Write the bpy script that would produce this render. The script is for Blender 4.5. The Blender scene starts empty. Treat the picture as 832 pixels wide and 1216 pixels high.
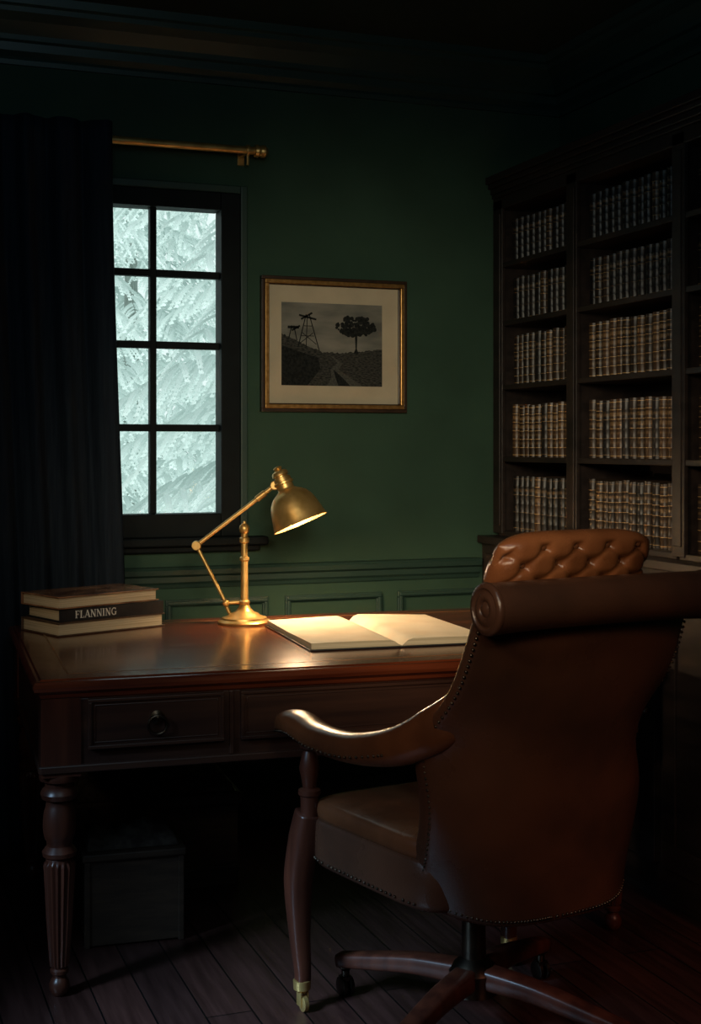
import bpy, bmesh, math, random
from mathutils import Vector, Matrix, noise
random.seed(7)
scene = bpy.context.scene
COL = scene.collection
scene.view_settings.view_transform = 'Standard'
scene.view_settings.look = 'None'

# ------------------------------------------------------------------ materials
def base_mat(name):
    m = bpy.data.materials.new(name); m.use_nodes = True
    nt = m.node_tree
    return m, nt, nt.nodes['Principled BSDF']

def noisy(name, c1, c2, rough=0.5, scale=(8, 8, 8), nscale=3.0, detail=6, metal=0.0, bump=0.1, spec=0.5, rough2=None, lo=0.35, hi=0.65, bscale=None, coat=0.0):
    m, nt, p = base_mat(name)
    tc = nt.nodes.new('ShaderNodeTexCoord'); mp = nt.nodes.new('ShaderNodeMapping')
    mp.inputs['Scale'].default_value = scale
    nz = nt.nodes.new('ShaderNodeTexNoise'); nz.inputs['Scale'].default_value = nscale; nz.inputs['Detail'].default_value = detail
    cr = nt.nodes.new('ShaderNodeValToRGB')
    cr.color_ramp.elements[0].position = lo; cr.color_ramp.elements[1].position = hi
    cr.color_ramp.elements[0].color = (*c1, 1); cr.color_ramp.elements[1].color = (*c2, 1)
    nt.links.new(tc.outputs['Object'], mp.inputs['Vector']); nt.links.new(mp.outputs[0], nz.inputs['Vector'])
    nt.links.new(nz.outputs['Fac'], cr.inputs[0]); nt.links.new(cr.outputs[0], p.inputs['Base Color'])
    p.inputs['Roughness'].default_value = rough; p.inputs['Metallic'].default_value = metal
    p.inputs['Specular IOR Level'].default_value = spec
    p.inputs['Coat Weight'].default_value = coat
    p.inputs['Coat Roughness'].default_value = 0.15
    if rough2 is not None:
        mr = nt.nodes.new('ShaderNodeMapRange'); mr.inputs[3].default_value = rough; mr.inputs[4].default_value = rough2
        nt.links.new(nz.outputs['Fac'], mr.inputs[0]); nt.links.new(mr.outputs[0], p.inputs['Roughness'])
    if bump:
        b = nt.nodes.new('ShaderNodeBump'); b.inputs['Strength'].default_value = bump; b.inputs['Distance'].default_value = 0.01
        src = nz
        if bscale:
            src = nt.nodes.new('ShaderNodeTexNoise'); src.inputs['Scale'].default_value = bscale; src.inputs['Detail'].default_value = 4
            nt.links.new(tc.outputs['Object'], src.inputs['Vector'])
        nt.links.new(src.outputs['Fac'], b.inputs['Height']); nt.links.new(b.outputs[0], p.inputs['Normal'])
    return m

M = {}
M['wall'] = noisy('green_wall_paint', (.029, .062, .041), (.036, .076, .050), 0.75, (1, 1, 1), 4, bump=.05, bscale=60, spec=.2)
M['trimg'] = noisy('green_trim_paint', (.022, .048, .038), (.026, .056, .044), 0.42, (1, 1, 1), 5, bump=.03, spec=.5)
M['ceil'] = noisy('ceiling_paint', (.022, .036, .030), (.026, .042, .034), 0.8, (1, 1, 1), 3, bump=.02, spec=.2)
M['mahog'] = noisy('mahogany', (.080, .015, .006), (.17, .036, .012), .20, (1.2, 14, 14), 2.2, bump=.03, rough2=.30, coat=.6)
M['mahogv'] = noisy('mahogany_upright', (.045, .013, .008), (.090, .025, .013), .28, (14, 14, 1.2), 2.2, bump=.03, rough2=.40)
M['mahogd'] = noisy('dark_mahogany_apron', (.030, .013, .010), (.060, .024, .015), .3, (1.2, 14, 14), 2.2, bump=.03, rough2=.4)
M['inlay'] = noisy('satinwood_inlay', (.20, .085, .03), (.26, .12, .045), .3, (3, 3, 3), 5, bump=0)
M['shelf'] = noisy('dark_shelf_wood', (.014, .010, .009), (.028, .019, .016), .42, (12, 2, 12), 2, bump=.04, spec=.35)
M['winwood'] = noisy('black_window_paint', (.003, .005, .006), (.006, .009, .010), .6, (4, 4, 4), 3, bump=.02, spec=.15)
M['brass'] = noisy('aged_brass', (.58, .35, .11), (.78, .50, .18), .30, (6, 6, 6), 4, metal=.80, bump=.02, rough2=.44)
M['darkmetal'] = noisy('dark_bronze', (.06, .047, .038), (.11, .085, .06), .32, (6, 6, 6), 4, metal=1.0, bump=.02)
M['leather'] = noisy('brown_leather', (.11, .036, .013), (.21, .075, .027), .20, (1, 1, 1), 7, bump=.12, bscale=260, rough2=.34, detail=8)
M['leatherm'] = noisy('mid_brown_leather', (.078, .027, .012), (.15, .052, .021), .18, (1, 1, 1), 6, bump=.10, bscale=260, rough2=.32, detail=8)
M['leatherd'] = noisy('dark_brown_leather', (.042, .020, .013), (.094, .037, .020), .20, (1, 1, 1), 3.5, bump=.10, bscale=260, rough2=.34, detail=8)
M['curtain'] = noisy('midnight_velvet', (.013, .019, .029), (.020, .028, .039), .9, (40, 40, 2), 3, bump=.1, spec=.1)
M['cream'] = noisy('aged_paper', (.70, .61, .45), (.80, .72, .56), .8, (2, 2, 2), 5, bump=.02, spec=.1)
M['pageedge'] = noisy('page_edges', (.42, .33, .21), (.66, .55, .38), .85, (1, 1, 160), 3, bump=.1, spec=.1)
M['mat'] = noisy('picture_mount_card', (.46, .39, .28), (.52, .445, .32), .9, (3, 3, 3), 3, bump=0, spec=.1)
M['gilt'] = noisy('gilt_moulding', (.36, .18, .05), (.55, .30, .10), .35, (20, 20, 20), 3, metal=.8, bump=.1)
M['framed'] = noisy('frame_dark_edge', (.025, .013, .007), (.045, .022, .012), .35, (8, 8, 8), 3, bump=.02)
M['sky_print'] = noisy('print_sky', (.11, .112, .10), (.25, .235, .20), .8, (1.5, 1, 5), 3, bump=0, spec=.1)
M['ink'] = noisy('print_ink', (.008, .009, .009), (.022, .023, .021), .8, (40, 40, 40), 3, bump=0, spec=.1)
M['inkmid'] = noisy('print_midtone', (.014, .015, .014), (.065, .063, .055), .8, (30, 30, 90), 3, bump=0, spec=.1)
M['inkpath'] = noisy('print_path', (.045, .045, .04), (.09, .088, .078), .8, (60, 60, 60), 3, bump=0, spec=.1)
M['cover_red'] = noisy('russet_book_cover', (.10, .036, .018), (.42, .22, .12), .22, (5, 9, 5), 2, bump=.05)
M['cover_blk'] = noisy('black_book_cloth', (.010, .010, .012), (.018, .018, .020), .5, (9, 9, 9), 4, bump=.05)
M['cover_brn'] = noisy('brown_book_cloth', (.07, .04, .025), (.11, .065, .04), .5, (9, 9, 9), 4, bump=.05)
M['letter'] = noisy('silver_lettering', (.66, .65, .61), (.78, .77, .72), .4, (9, 9, 9), 4, bump=0)
M['box'] = noisy('dark_crate_wood', (.036, .019, .011), (.060, .033, .019), .6, (3, 3, 20), 3, bump=.1)
M['throw'] = noisy('charcoal_wool', (.045, .033, .027), (.10, .075, .06), .95, (1, 1, 1), 40, bump=.4, spec=.1)
M['bark'] = noisy('bark', (.30, .32, .30), (.45, .48, .46), .9, (20, 20, 3), 3, bump=.4)
M['ground'] = noisy('outdoor_grass', (.35, .45, .40), (.5, .6, .55), .9, (1, 1, 1), 6, bump=.3)

def floor_mat():
    m, nt, p = base_mat('floorboards')
    tc = nt.nodes.new('ShaderNodeTexCoord'); mp = nt.nodes.new('ShaderNodeMapping')
    mp.inputs['Rotation'].default_value = (0, 0, math.pi / 2)
    br = nt.nodes.new('ShaderNodeTexBrick')
    br.inputs['Color1'].default_value = (.034, .015, .013, 1); br.inputs['Color2'].default_value = (.062, .024, .019, 1)
    br.inputs['Mortar'].default_value = (.002, .002, .002, 1)
    br.inputs['Scale'].default_value = 1.0; br.inputs['Mortar Size'].default_value = .0022
    br.inputs['Brick Width'].default_value = 1.5; br.inputs['Row Height'].default_value = .11; br.inputs['Mortar Smooth'].default_value = .2
    nt.links.new(tc.outputs['Object'], mp.inputs[0]); nt.links.new(mp.outputs[0], br.inputs['Vector'])
    nz = nt.nodes.new('ShaderNodeTexNoise'); nz.inputs['Scale'].default_value = 3; nz.inputs['Detail'].default_value = 8
    mp2 = nt.nodes.new('ShaderNodeMapping'); mp2.inputs['Scale'].default_value = (16, 1.2, 1)
    nt.links.new(tc.outputs['Object'], mp2.inputs[0]); nt.links.new(mp2.outputs[0], nz.inputs['Vector'])
    mx = nt.nodes.new('ShaderNodeMixRGB'); mx.blend_type = 'MULTIPLY'; mx.inputs[0].default_value = .8
    cr = nt.nodes.new('ShaderNodeValToRGB'); cr.color_ramp.elements[0].position = .3; cr.color_ramp.elements[1].position = .7
    cr.color_ramp.elements[0].color = (.45, .45, .45, 1); cr.color_ramp.elements[1].color = (1.3, 1.3, 1.3, 1)
    nt.links.new(nz.outputs['Fac'], cr.inputs[0])
    nt.links.new(br.outputs['Color'], mx.inputs[1]); nt.links.new(cr.outputs[0], mx.inputs[2]); nt.links.new(mx.outputs[0], p.inputs['Base Color'])
    mr = nt.nodes.new('ShaderNodeMapRange'); mr.inputs[3].default_value = .22; mr.inputs[4].default_value = .46
    nt.links.new(nz.outputs['Fac'], mr.inputs[0]); nt.links.new(mr.outputs[0], p.inputs['Roughness'])
    p.inputs['Specular IOR Level'].default_value = .7
    b = nt.nodes.new('ShaderNodeBump'); b.inputs['Strength'].default_value = .35; b.inputs['Distance'].default_value = .004
    inv = nt.nodes.new('ShaderNodeMath'); inv.operation = 'MULTIPLY_ADD'; inv.inputs[1].default_value = -1.0
    nt.links.new(br.outputs['Fac'], inv.inputs[0]); nt.links.new(nz.outputs['Fac'], inv.inputs[2])
    nt.links.new(inv.outputs[0], b.inputs['Height']); nt.links.new(b.outputs[0], p.inputs['Normal'])
    return m
M['floor'] = floor_mat()

def glass_mat():
    m = bpy.data.materials.new('window_glass'); m.use_nodes = True; nt = m.node_tree
    for n in list(nt.nodes): nt.nodes.remove(n)
    o = nt.nodes.new('ShaderNodeOutputMaterial'); t = nt.nodes.new('ShaderNodeBsdfTransparent'); g = nt.nodes.new('ShaderNodeBsdfGlossy')
    t.inputs[0].default_value = (.94, .975, .97, 1); g.inputs['Roughness'].default_value = .03
    mx = nt.nodes.new('ShaderNodeMixShader'); mx.inputs[0].default_value = .04
    nt.links.new(t.outputs[0], mx.inputs[1]); nt.links.new(g.outputs[0], mx.inputs[2]); nt.links.new(mx.outputs[0], o.inputs[0])
    return m
M['glass'] = glass_mat()

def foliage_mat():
    # light painted in: leaves go dark to bright toward tips and glow faintly
    m, nt, p = base_mat('lit_tip_needles')
    at = nt.nodes.new('ShaderNodeAttribute'); at.attribute_name = 'tip_light'
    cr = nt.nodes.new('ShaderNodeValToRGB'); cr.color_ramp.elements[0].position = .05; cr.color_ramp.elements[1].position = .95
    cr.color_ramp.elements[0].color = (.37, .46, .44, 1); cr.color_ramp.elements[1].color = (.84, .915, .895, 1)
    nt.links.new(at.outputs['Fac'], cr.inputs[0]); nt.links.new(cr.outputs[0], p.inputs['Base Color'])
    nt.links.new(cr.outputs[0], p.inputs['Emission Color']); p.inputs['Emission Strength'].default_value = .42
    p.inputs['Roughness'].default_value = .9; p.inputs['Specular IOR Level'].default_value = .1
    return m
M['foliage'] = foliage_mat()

def emis(name, col, s):
    m, nt, p = base_mat(name)
    p.inputs['Base Color'].default_value = (*col, 1); p.inputs['Emission Color'].default_value = (*col, 1); p.inputs['Emission Strength'].default_value = s
    return m
M['bulb'] = emis('warm_bulb', (1, .72, .38), 12)

def spine_mat(name, lea, gold, bands, gain):
    m, nt, p = base_mat(name)
    tc = nt.nodes.new('ShaderNodeTexCoord'); sp = nt.nodes.new('ShaderNodeSeparateXYZ')
    nt.links.new(tc.outputs['Generated'], sp.inputs[0])
    cr = nt.nodes.new('ShaderNodeValToRGB'); cr.color_ramp.interpolation = 'CONSTANT'
    els = cr.color_ramp.elements
    els[0].position = 0; els[0].color = (0, 0, 0, 1)
    els[1].position = .999; els[1].color = (0, 0, 0, 1)
    for i, (a, b, v) in enumerate(bands):
        e = els.new(a); e.color = (v, v, v, 1)
        e = els.new(b); e.color = (0, 0, 0, 1)
    nt.links.new(sp.outputs[2], cr.inputs[0])
    oi = nt.nodes.new('ShaderNodeObjectInfo')
    nz = nt.nodes.new('ShaderNodeTexNoise'); nz.noise_dimensions = '4D'; nz.inputs['Scale'].default_value = 260; nz.inputs['Detail'].default_value = 1
    mm = nt.nodes.new('ShaderNodeMath'); mm.operation = 'MULTIPLY'; mm.inputs[1].default_value = 50
    nt.links.new(oi.outputs['Random'], mm.inputs[0]); nt.links.new(mm.outputs[0], nz.inputs['W'])
    nt.links.new(tc.outputs['Object'], nz.inputs['Vector'])
    st = nt.nodes.new('ShaderNodeMapRange'); st.inputs[1].default_value = .32; st.inputs[2].default_value = .52; st.inputs[3].default_value = .25; st.inputs[4].default_value = gain
    nt.links.new(nz.outputs['Fac'], st.inputs[0])
    mu = nt.nodes.new('ShaderNodeMath'); mu.operation = 'MULTIPLY'
    nt.links.new(cr.outputs[0], mu.inputs[0]); nt.links.new(st.outputs[0], mu.inputs[1])
    hv = nt.nodes.new('ShaderNodeHueSaturation'); hv.inputs['Color'].default_value = (*lea, 1)
    mv = nt.nodes.new('ShaderNodeMapRange'); mv.inputs[3].default_value = .4; mv.inputs[4].default_value = 1.5
    nt.links.new(oi.outputs['Random'], mv.inputs[0]); nt.links.new(mv.outputs[0], hv.inputs['Value'])
    mx = nt.nodes.new('ShaderNodeMixRGB'); mx.inputs[2].default_value = (*gold, 1)
    nt.links.new(hv.outputs[0], mx.inputs[1]); nt.links.new(mu.outputs[0], mx.inputs[0]); nt.links.new(mx.outputs[0], p.inputs['Base Color'])
    p.inputs['Roughness'].default_value = .40
    return m
BA = [(.04, .047, 1), (.175, .181, 1), (.335, .341, 1), (.495, .501, 1), (.56, .60, .18), (.655, .661, 1), (.72, .76, .20), (.815, .821, 1), (.95, .957, 1)]
BB = [(.03, .040, .9), (.175, .181, 1), (.24, .28, .10), (.335, .341, 1), (.40, .44, .10), (.495, .501, 1), (.55, .61, .20), (.655, .661, 1), (.71, .77, .25), (.815, .821, 1), (.86, .89, .10), (.945, .955, .9)]
BC = [(.05, .057, 1), (.34, .345, .8), (.66, .665, .8), (.72, .77, .22), (.95, .957, 1)]
SP = [spine_mat('calf_spine_brown', (.030, .019, .013), (.58, .34, .13), BA, .85),
      spine_mat('calf_spine_tan', (.052, .028, .015), (.70, .42, .16), BB, .95),
      spine_mat('calf_spine_black', (.014, .011, .010), (.46, .27, .11), BC, .8)]

# ------------------------------------------------------------------ mesh helpers
def box(bm, x0, x1, y0, y1, z0, z1, mi=0, mat=None):
    vs = [bm.verts.new(v) for v in ((x0, y0, z0), (x1, y0, z0), (x1, y1, z0), (x0, y1, z0), (x0, y0, z1), (x1, y0, z1), (x1, y1, z1), (x0, y1, z1))]
    if mat is not None:
        for v in vs: v.co = mat @ v.co
    for f in ((0, 3, 2, 1), (4, 5, 6, 7), (0, 1, 5, 4), (1, 2, 6, 5), (2, 3, 7, 6), (3, 0, 4, 7)):
        fc = bm.faces.new([vs[i] for i in f]); fc.material_index = mi
    return vs

def lathe(bm, prof, seg=32, mat=None, flute=None, caps=True, mi=0):
    rings = []
    for z, r in prof:
        ring = []
        for i in range(seg):
            a = 2 * math.pi * i / seg
            rr = r
            if flute and flute[0] <= z <= flute[1]:
                rr = r * (1 - flute[3] * (0.5 + 0.5 * math.cos(flute[2] * a)))
            v = Vector((rr * math.cos(a), rr * math.sin(a), z))
            if mat is not None: v = mat @ v
            ring.append(bm.verts.new(v))
        rings.append(ring)
    for k in range(len(rings) - 1):
        for i in range(seg):
            j = (i + 1) % seg
            f = bm.faces.new((rings[k][i], rings[k][j], rings[k + 1][j], rings[k + 1][i])); f.material_index = mi
    if caps:
        f = bm.faces.new(list(reversed(rings[0]))); f.material_index = mi
        f = bm.faces.new(rings[-1]); f.material_index = mi

def catmull(pts, n=6):
    P = [Vector(p) for p in pts]
    if len(P) < 3: return P
    out = []
    for i in range(len(P) - 1):
        p0 = P[max(i - 1, 0)]; p1 = P[i]; p2 = P[i + 1]; p3 = P[min(i + 2, len(P) - 1)]
        for k in range(n):
            t = k / n
            out.append(.5 * ((2 * p1) + (p2 - p0) * t + (2 * p0 - 5 * p1 + 4 * p2 - p3) * t * t + (3 * p1 - p0 - 3 * p2 + p3) * t ** 3))
    out.append(P[-1]); return out

def lerp_list(L, t):
    if not isinstance(L, (list, tuple)): return L
    x = t * (len(L) - 1); i = min(int(x), len(L) - 2); return L[i] + (L[i + 1] - L[i]) * (x - i)

def tube(bm, pts, ra, rb=None, seg=14, up=(0, 0, 1), n=6, power=2.0, mi=0):
    P = catmull(pts, n); rb = ra if rb is None else rb; up = Vector(up); rings = []
    for i, p in enumerate(P):
        T = (P[min(i + 1, len(P) - 1)] - P[max(i - 1, 0)]).normalized()
        S = T.cross(up).normalized(); N = S.cross(T).normalized()
        t = i / (len(P) - 1); a_ = lerp_list(ra, t); b_ = lerp_list(rb, t); ring = []
        for k in range(seg):
            a = 2 * math.pi * k / seg; c, s = math.cos(a), math.sin(a)
            c = math.copysign(abs(c) ** (2 / power), c); s = math.copysign(abs(s) ** (2 / power), s)
            ring.append(bm.verts.new(p + S * c * a_ + N * s * b_))
        rings.append(ring)
    for k in range(len(rings) - 1):
        for i in range(seg):
            j = (i + 1) % seg
            bm.faces.new((rings[k][i], rings[k][j], rings[k + 1][j], rings[k + 1][i])).material_index = mi
    bm.faces.new(list(reversed(rings[0]))).material_index = mi; bm.faces.new(rings[-1]).material_index = mi

def loft(bm, outline, levels, mi=0):
    cx = sum(p[0] for p in outline) / len(outline); cy = sum(p[1] for p in outline) / len(outline); rings = []
    for z, s in levels:
        rings.append([bm.verts.new((cx + (p[0] - cx) * s, cy + (p[1] - cy) * s, z)) for p in outline])
    n = len(outline)
    for k in range(len(rings) - 1):
        for i in range(n):
            j = (i + 1) % n
            bm.faces.new((rings[k][i], rings[k][j], rings[k + 1][j], rings[k + 1][i])).material_index = mi
    bm.faces.new(list(reversed(rings[0]))).material_index = mi; bm.faces.new(rings[-1]).material_index = mi

def ball(bm, c, r, sub=2, scale=(1, 1, 1)):
    res = bmesh.ops.create_icosphere(bm, subdivisions=sub, radius=r)
    for v in res['verts']: v.co = Vector((v.co.x * scale[0], v.co.y * scale[1], v.co.z * scale[2])) + Vector(c)

def finish(bm, name, mats, parent=None, smooth=False, bevel=0, bseg=2, sub=0, loc=None, rot=None, auto=True):
    bmesh.ops.recalc_face_normals(bm, faces=bm.faces)
    me = bpy.data.meshes.new(name); bm.to_mesh(me); bm.free()
    for mt in (mats if isinstance(mats, (list, tuple)) else [mats]): me.materials.append(mt)
    if smooth:
        for p in me.polygons: p.use_smooth = True
    ob = bpy.data.objects.new(name, me); COL.objects.link(ob)
    if parent: ob.parent = parent
    if loc: ob.location = loc
    if rot: ob.rotation_euler = rot
    if bevel:
        b = ob.modifiers.new('bevel', 'BEVEL'); b.width = bevel; b.segments = bseg; b.limit_method = 'ANGLE'; b.angle_limit = math.radians(35)
    if sub:
        s = ob.modifiers.new('subd', 'SUBSURF'); s.levels = sub; s.render_levels = sub
    return ob

def smooth_by_angle(ob, deg=35):
    me = ob.data
    for p in me.polygons: p.use_smooth = True
    try: me.set_sharp_from_angle(angle=math.radians(deg))
    except Exception: pass
    return ob

def empty(name, loc, yaw=0, label=None, cat=None, group=None):
    e = bpy.data.objects.new(name, None); e.empty_display_size = .1; COL.objects.link(e)
    e.location = loc; e.rotation_euler = (0, 0, math.radians(yaw))
    tag(e, label, cat, group); return e

def tag(o, label=None, cat=None, group=None):
    if label: o['label'] = label
    if cat: o['category'] = cat
    if group: o['group'] = group
    return o

def struct(o, label=None):
    o['kind'] = 'structure'
    if label: o['label'] = label
    return o

# ------------------------------------------------------------------ camera  (eye 1.306 m, yaw 20.5 deg)
H = 1.306
cd = bpy.data.cameras.new('camera'); cam = bpy.data.objects.new('camera', cd); COL.objects.link(cam)
cam.location = (0, 0, H); cam.rotation_euler = (math.radians(90), 0, math.radians(-20.5))
cd.sensor_fit = 'HORIZONTAL'; cd.sensor_width = 36; cd.lens = 1600 / 832 * 36; cd.shift_y = -78 / 832; cd.clip_start = .05
scene.camera = cam

# ------------------------------------------------------------------ room shell
XL, XR, YB, YF, ZC = -1.3, 2.5, 4.45, -0.9, 2.72
WT = .16
hx0, hx1, hz0, hz1 = .66, 1.255, 1.0, 2.168
bm = bmesh.new(); box(bm, XL - WT, XR + WT, YF - WT, YB + WT, -.12, 0); struct(finish(bm, 'floor', M['floor']), 'dark polished floorboards')
bm = bmesh.new(); box(bm, XL - WT, XR + WT, YF - WT, YB + WT, ZC, ZC + .12); struct(finish(bm, 'ceiling', M['ceil']), 'dark green painted ceiling')
bm = bmesh.new()
box(bm, XL - WT, hx0, YB, YB + WT, 0, ZC); box(bm, hx1, XR + WT, YB, YB + WT, 0, ZC)
box(bm, hx0, hx1, YB, YB + WT, 0, hz0); box(bm, hx0, hx1, YB, YB + WT, hz1, ZC)
struct(finish(bm, 'wall_back', M['wall']), 'dark green painted wall with window')
bm = bmesh.new(); box(bm, XL - WT, XL, YF - WT, YB, 0, ZC); struct(finish(bm, 'wall_left', M['wall']), 'dark green side wall')
bm = bmesh.new(); box(bm, XR, XR + WT, YF - WT, YB, 0, ZC); struct(finish(bm, 'wall_right', M['wall']), 'dark green wall behind bookcase')
bm = bmesh.new(); box(bm, XL, XR, YF - WT, YF, 0, ZC); struct(finish(bm, 'wall_front', M['wall']), 'dark green wall opposite the desk')

crown = [(0, 2.535), (.012, 2.535), (.016, 2.55), (.012, 2.56), (.03, 2.575), (.035, 2.60), (.05, 2.605), (.055, 2.62), (.085, 2.655), (.115, 2.675), (.12, 2.69), (.135, 2.695), (.14, 2.72), (0, 2.72)]
def run(prof, axis, a0, a1, base, sgn):
    bm = bmesh.new(); r = []
    for a in (a0, a1):
        r.append([bm.verts.new((a, base + sgn * o, z) if axis == 'x' else (base + sgn * o, a, z)) for o, z in prof])
    n = len(prof)
    for i in range(n):
        j = (i + 1) % n; bm.faces.new((r[0][i], r[0][j], r[1][j], r[1][i]))
    bm.faces.new(r[0]); bm.faces.new(list(reversed(r[1]))); return bm
struct(finish(run(crown, 'x', XL, XR, YB, -1), 'trim_1', M['trimg']), 'stepped green crown moulding')
struct(finish(run(crown, 'y', YF, YB, XR, -1), 'trim_2', M['trimg']), 'stepped green crown moulding')
struct(finish(run(crown, 'y', YF, YB, XL, 1), 'trim_3', M['trimg']), 'stepped green crown moulding')
rail = [(0, .83), (.008, .83), (.012, .842), (.02, .85), (.022, .868), (.035, .876), (.038, .892), (.03, .9), (0, .902)]
struct(finish(run(rail, 'x', XL, 2.16, YB, -1), 'trim_4', M['trimg']), 'green chair rail moulding')
basep = [(0, 0), (.022, 0), (.022, .11), (.016, .125), (.01, .14), (0, .145)]
struct(finish(run(basep, 'x', XL, 2.16, YB, -1), 'baseboard_back', M['trimg']), 'green baseboard')
struct(finish(run(basep, 'y', YF, YB, XL, 1), 'baseboard_left', M['trimg']), 'green baseboard')
bm = bmesh.new()
px = -1.1
while px + .36 < 2.2:
    a, b, c, d = px, px + .36, .22, .79
    for k, (w, o) in enumerate(((.022, .012), (.012, .02))):
        e = k * .005
        box(bm, a + e, b - e, YB - o, YB, d - w - e, d - e); box(bm, a + e, b - e, YB - o, YB, c + e, c + w + e)
        box(bm, a + e, a + w + e, YB - o, YB, c + w + e, d - w - e); box(bm, b - w - e, b - e, YB - o, YB, c + w + e, d - w - e)
    px += .42
struct(finish(bm, 'trim_5', M['trimg'], bevel=.003), 'raised green wainscot panels')

# window
win = empty('window_1', (.963, YB, 1.0)); struct(win, 'black-painted sash window with eight visible panes')
def W(x): return x - .963
bm = bmesh.new()
y0, y1 = -.012, .07
box(bm, W(.655), W(.735), y0, y1, 0, 1.168); box(bm, W(1.192), W(1.26), y0, y1, 0, 1.168)
box(bm, W(.735), W(1.192), y0, y1, 1.108, 1.168); box(bm, W(.735), W(1.192), y0, y1, 0, .079)
finish(bm, 'window_frame', M['winwood'], win, bevel=.004)
bm = bmesh.new()
box(bm, -.011, .011, .01, .045, .079, 1.108)
for z in (.888, .647, .368): box(bm, W(.735), W(1.192), .012, .043, z - .012, z + .012)
finish(bm, 'glazing_bars', M['winwood'], win, bevel=.003)
bm = bmesh.new(); box(bm, W(.735), W(1.192), .026, .030, .079, 1.108); finish(bm, 'glass', M['glass'], win)
bm = bmesh.new(); box(bm, W(.62), W(1.345), -.06, -.001, -.028, 0); box(bm, W(.64), W(1.325), -.03, -.001, -.05, -.028)
finish(bm, 'window_sill', M['winwood'], win, bevel=.005)
bm = bmesh.new()
box(bm, W(1.26), W(1.285), -.014, 0, 0.0, 1.195); box(bm, W(.63), W(.655), -.014, 0, 0.0, 1.195); box(bm, W(.655), W(1.26), -.014, 0, 1.168, 1.195)
finish(bm, 'casing', M['trimg'], win, bevel=.004)

# ------------------------------------------------------------------ outside
bm = bmesh.new(); box(bm, -14, 22, YB + WT + .01, 28, -.7, -.6); struct(finish(bm, 'ground', M['ground']), 'pale grass outside the window')
verts, faces, tip_light = [], [], []
def leaf(p, d, side, L, w, fr):
    i = len(verts)
    verts.extend([p - side * w * .5, p + side * w * .5, p + d * L + side * w * .2, p + d * L - side * w * .2]); faces.append((i, i + 1, i + 2, i + 3)); tip_light.append(fr)
rnd = random.Random(3)
HT = 7.0
NB = 400
UPV = Vector((0, 0, 1))
for b in range(NB):
    f = (b + rnd.random()) / NB; z = .2 + f * (HT - .4); ang = rnd.random() * 6.283
    L = (2.0 * (1 - f) ** .7 + .12) * rnd.uniform(.45, 1.06)
    d = Vector((math.cos(ang), math.sin(ang), 0)); sd = Vector((-d.y, d.x, 0))
    nt_ = max(6, int(L * 12))
    wob = rnd.uniform(.35, .95); lift = rnd.uniform(.10, .50); bb = rnd.uniform(-.15, .15); sway = rnd.uniform(-.35, .35)
    for k in range(nt_):
        t = (k + .6) / nt_
        if t < .30: continue
        p = Vector((0, 0, z)) + d * L * t + sd * sway * t * t * L + UPV * (lift * L * t - wob * L * t * t)
        for s in (-1, 1):
            tl = (L * .22 * (1.10 - t) + .10) * rnd.uniform(.8, 1.15)
            td = (d * .75 + sd * s * .75 + UPV * (-.35 + rnd.uniform(-.10, .10))).normalized()
            nl = max(5, int(tl / .018))
            for q in range(nl):
                u = (q + .5) / nl
                pp = p + td * tl * u - UPV * (.55 * tl * u * u)
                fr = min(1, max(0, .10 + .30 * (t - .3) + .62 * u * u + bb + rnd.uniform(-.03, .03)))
                for s2 in (-1, 1):
                    ld = (td * .9 + td.cross(UPV) * s2 * .5 + UPV * rnd.uniform(-.30, -.12)).normalized()
                    leaf(pp, ld, td.cross(UPV) * s2 * .6 + UPV * .7, .044 * (1.15 - .55 * u) * rnd.uniform(.9, 1.1), .026, fr)
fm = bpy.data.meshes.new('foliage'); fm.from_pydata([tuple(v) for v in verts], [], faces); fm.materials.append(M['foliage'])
fa = fm.attributes.new('tip_light', 'FLOAT', 'FACE'); fa.data.foreach_set('value', tip_light)
bm = bmesh.new(); lathe(bm, [(0, .14), (.3, .11), (3, .07), (6.8, .015)], 12); bmesh.ops.recalc_face_normals(bm, faces=bm.faces)
tm = bpy.data.meshes.new('trunk'); bm.to_mesh(tm); bm.free(); tm.materials.append(M['bark'])
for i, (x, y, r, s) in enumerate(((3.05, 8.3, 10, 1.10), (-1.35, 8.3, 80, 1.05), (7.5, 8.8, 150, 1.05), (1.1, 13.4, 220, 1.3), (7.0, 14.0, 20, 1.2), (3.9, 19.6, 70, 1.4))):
    e = empty('conifer_tree', (x, y, -.6), r, 'pale conifer with drooping feathery branches outside the window', 'tree', 'conifers outside the window'); e.scale = (s, s, s)
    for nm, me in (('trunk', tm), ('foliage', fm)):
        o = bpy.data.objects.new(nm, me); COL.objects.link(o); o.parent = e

# ------------------------------------------------------------------ curtain rod & curtain
rod = empty('curtain_rod', (1.0, 4.36, 2.30), 0, 'slim brass curtain rod with round end cap above the window', 'curtain rod')
bm = bmesh.new(); tube(bm, [(-1.05, 0, 0), (.30, 0, 0)], .0135, seg=16, n=1); smooth_by_angle(finish(bm, 'pole', M['brass'], rod))
R90 = Matrix.Rotation(math.pi / 2, 4, 'Y')
bm = bmesh.new(); lathe(bm, [(0, .013), (.002, .020), (.012, .022), (.018, .017), (.024, .021), (.036, .021), (.044, .014), (.047, .003)], 20, Matrix.Translation((.285, 0, 0)) @ R90)
smooth_by_angle(finish(bm, 'finial', M['brass'], rod))
bm = bmesh.new(); lathe(bm, [(-.006, .019), (.006, .019)], 20, Matrix.Translation((.262, 0, 0)) @ R90); box(bm, .256, .268, 0, .09, -.008, .008); box(bm, .25, .274, .082, .09, -.035, .03)
box(bm, .258, .266, -.004, .004, -.05, -.015)
finish(bm, 'bracket', M['brass'], rod, bevel=.002)

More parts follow.
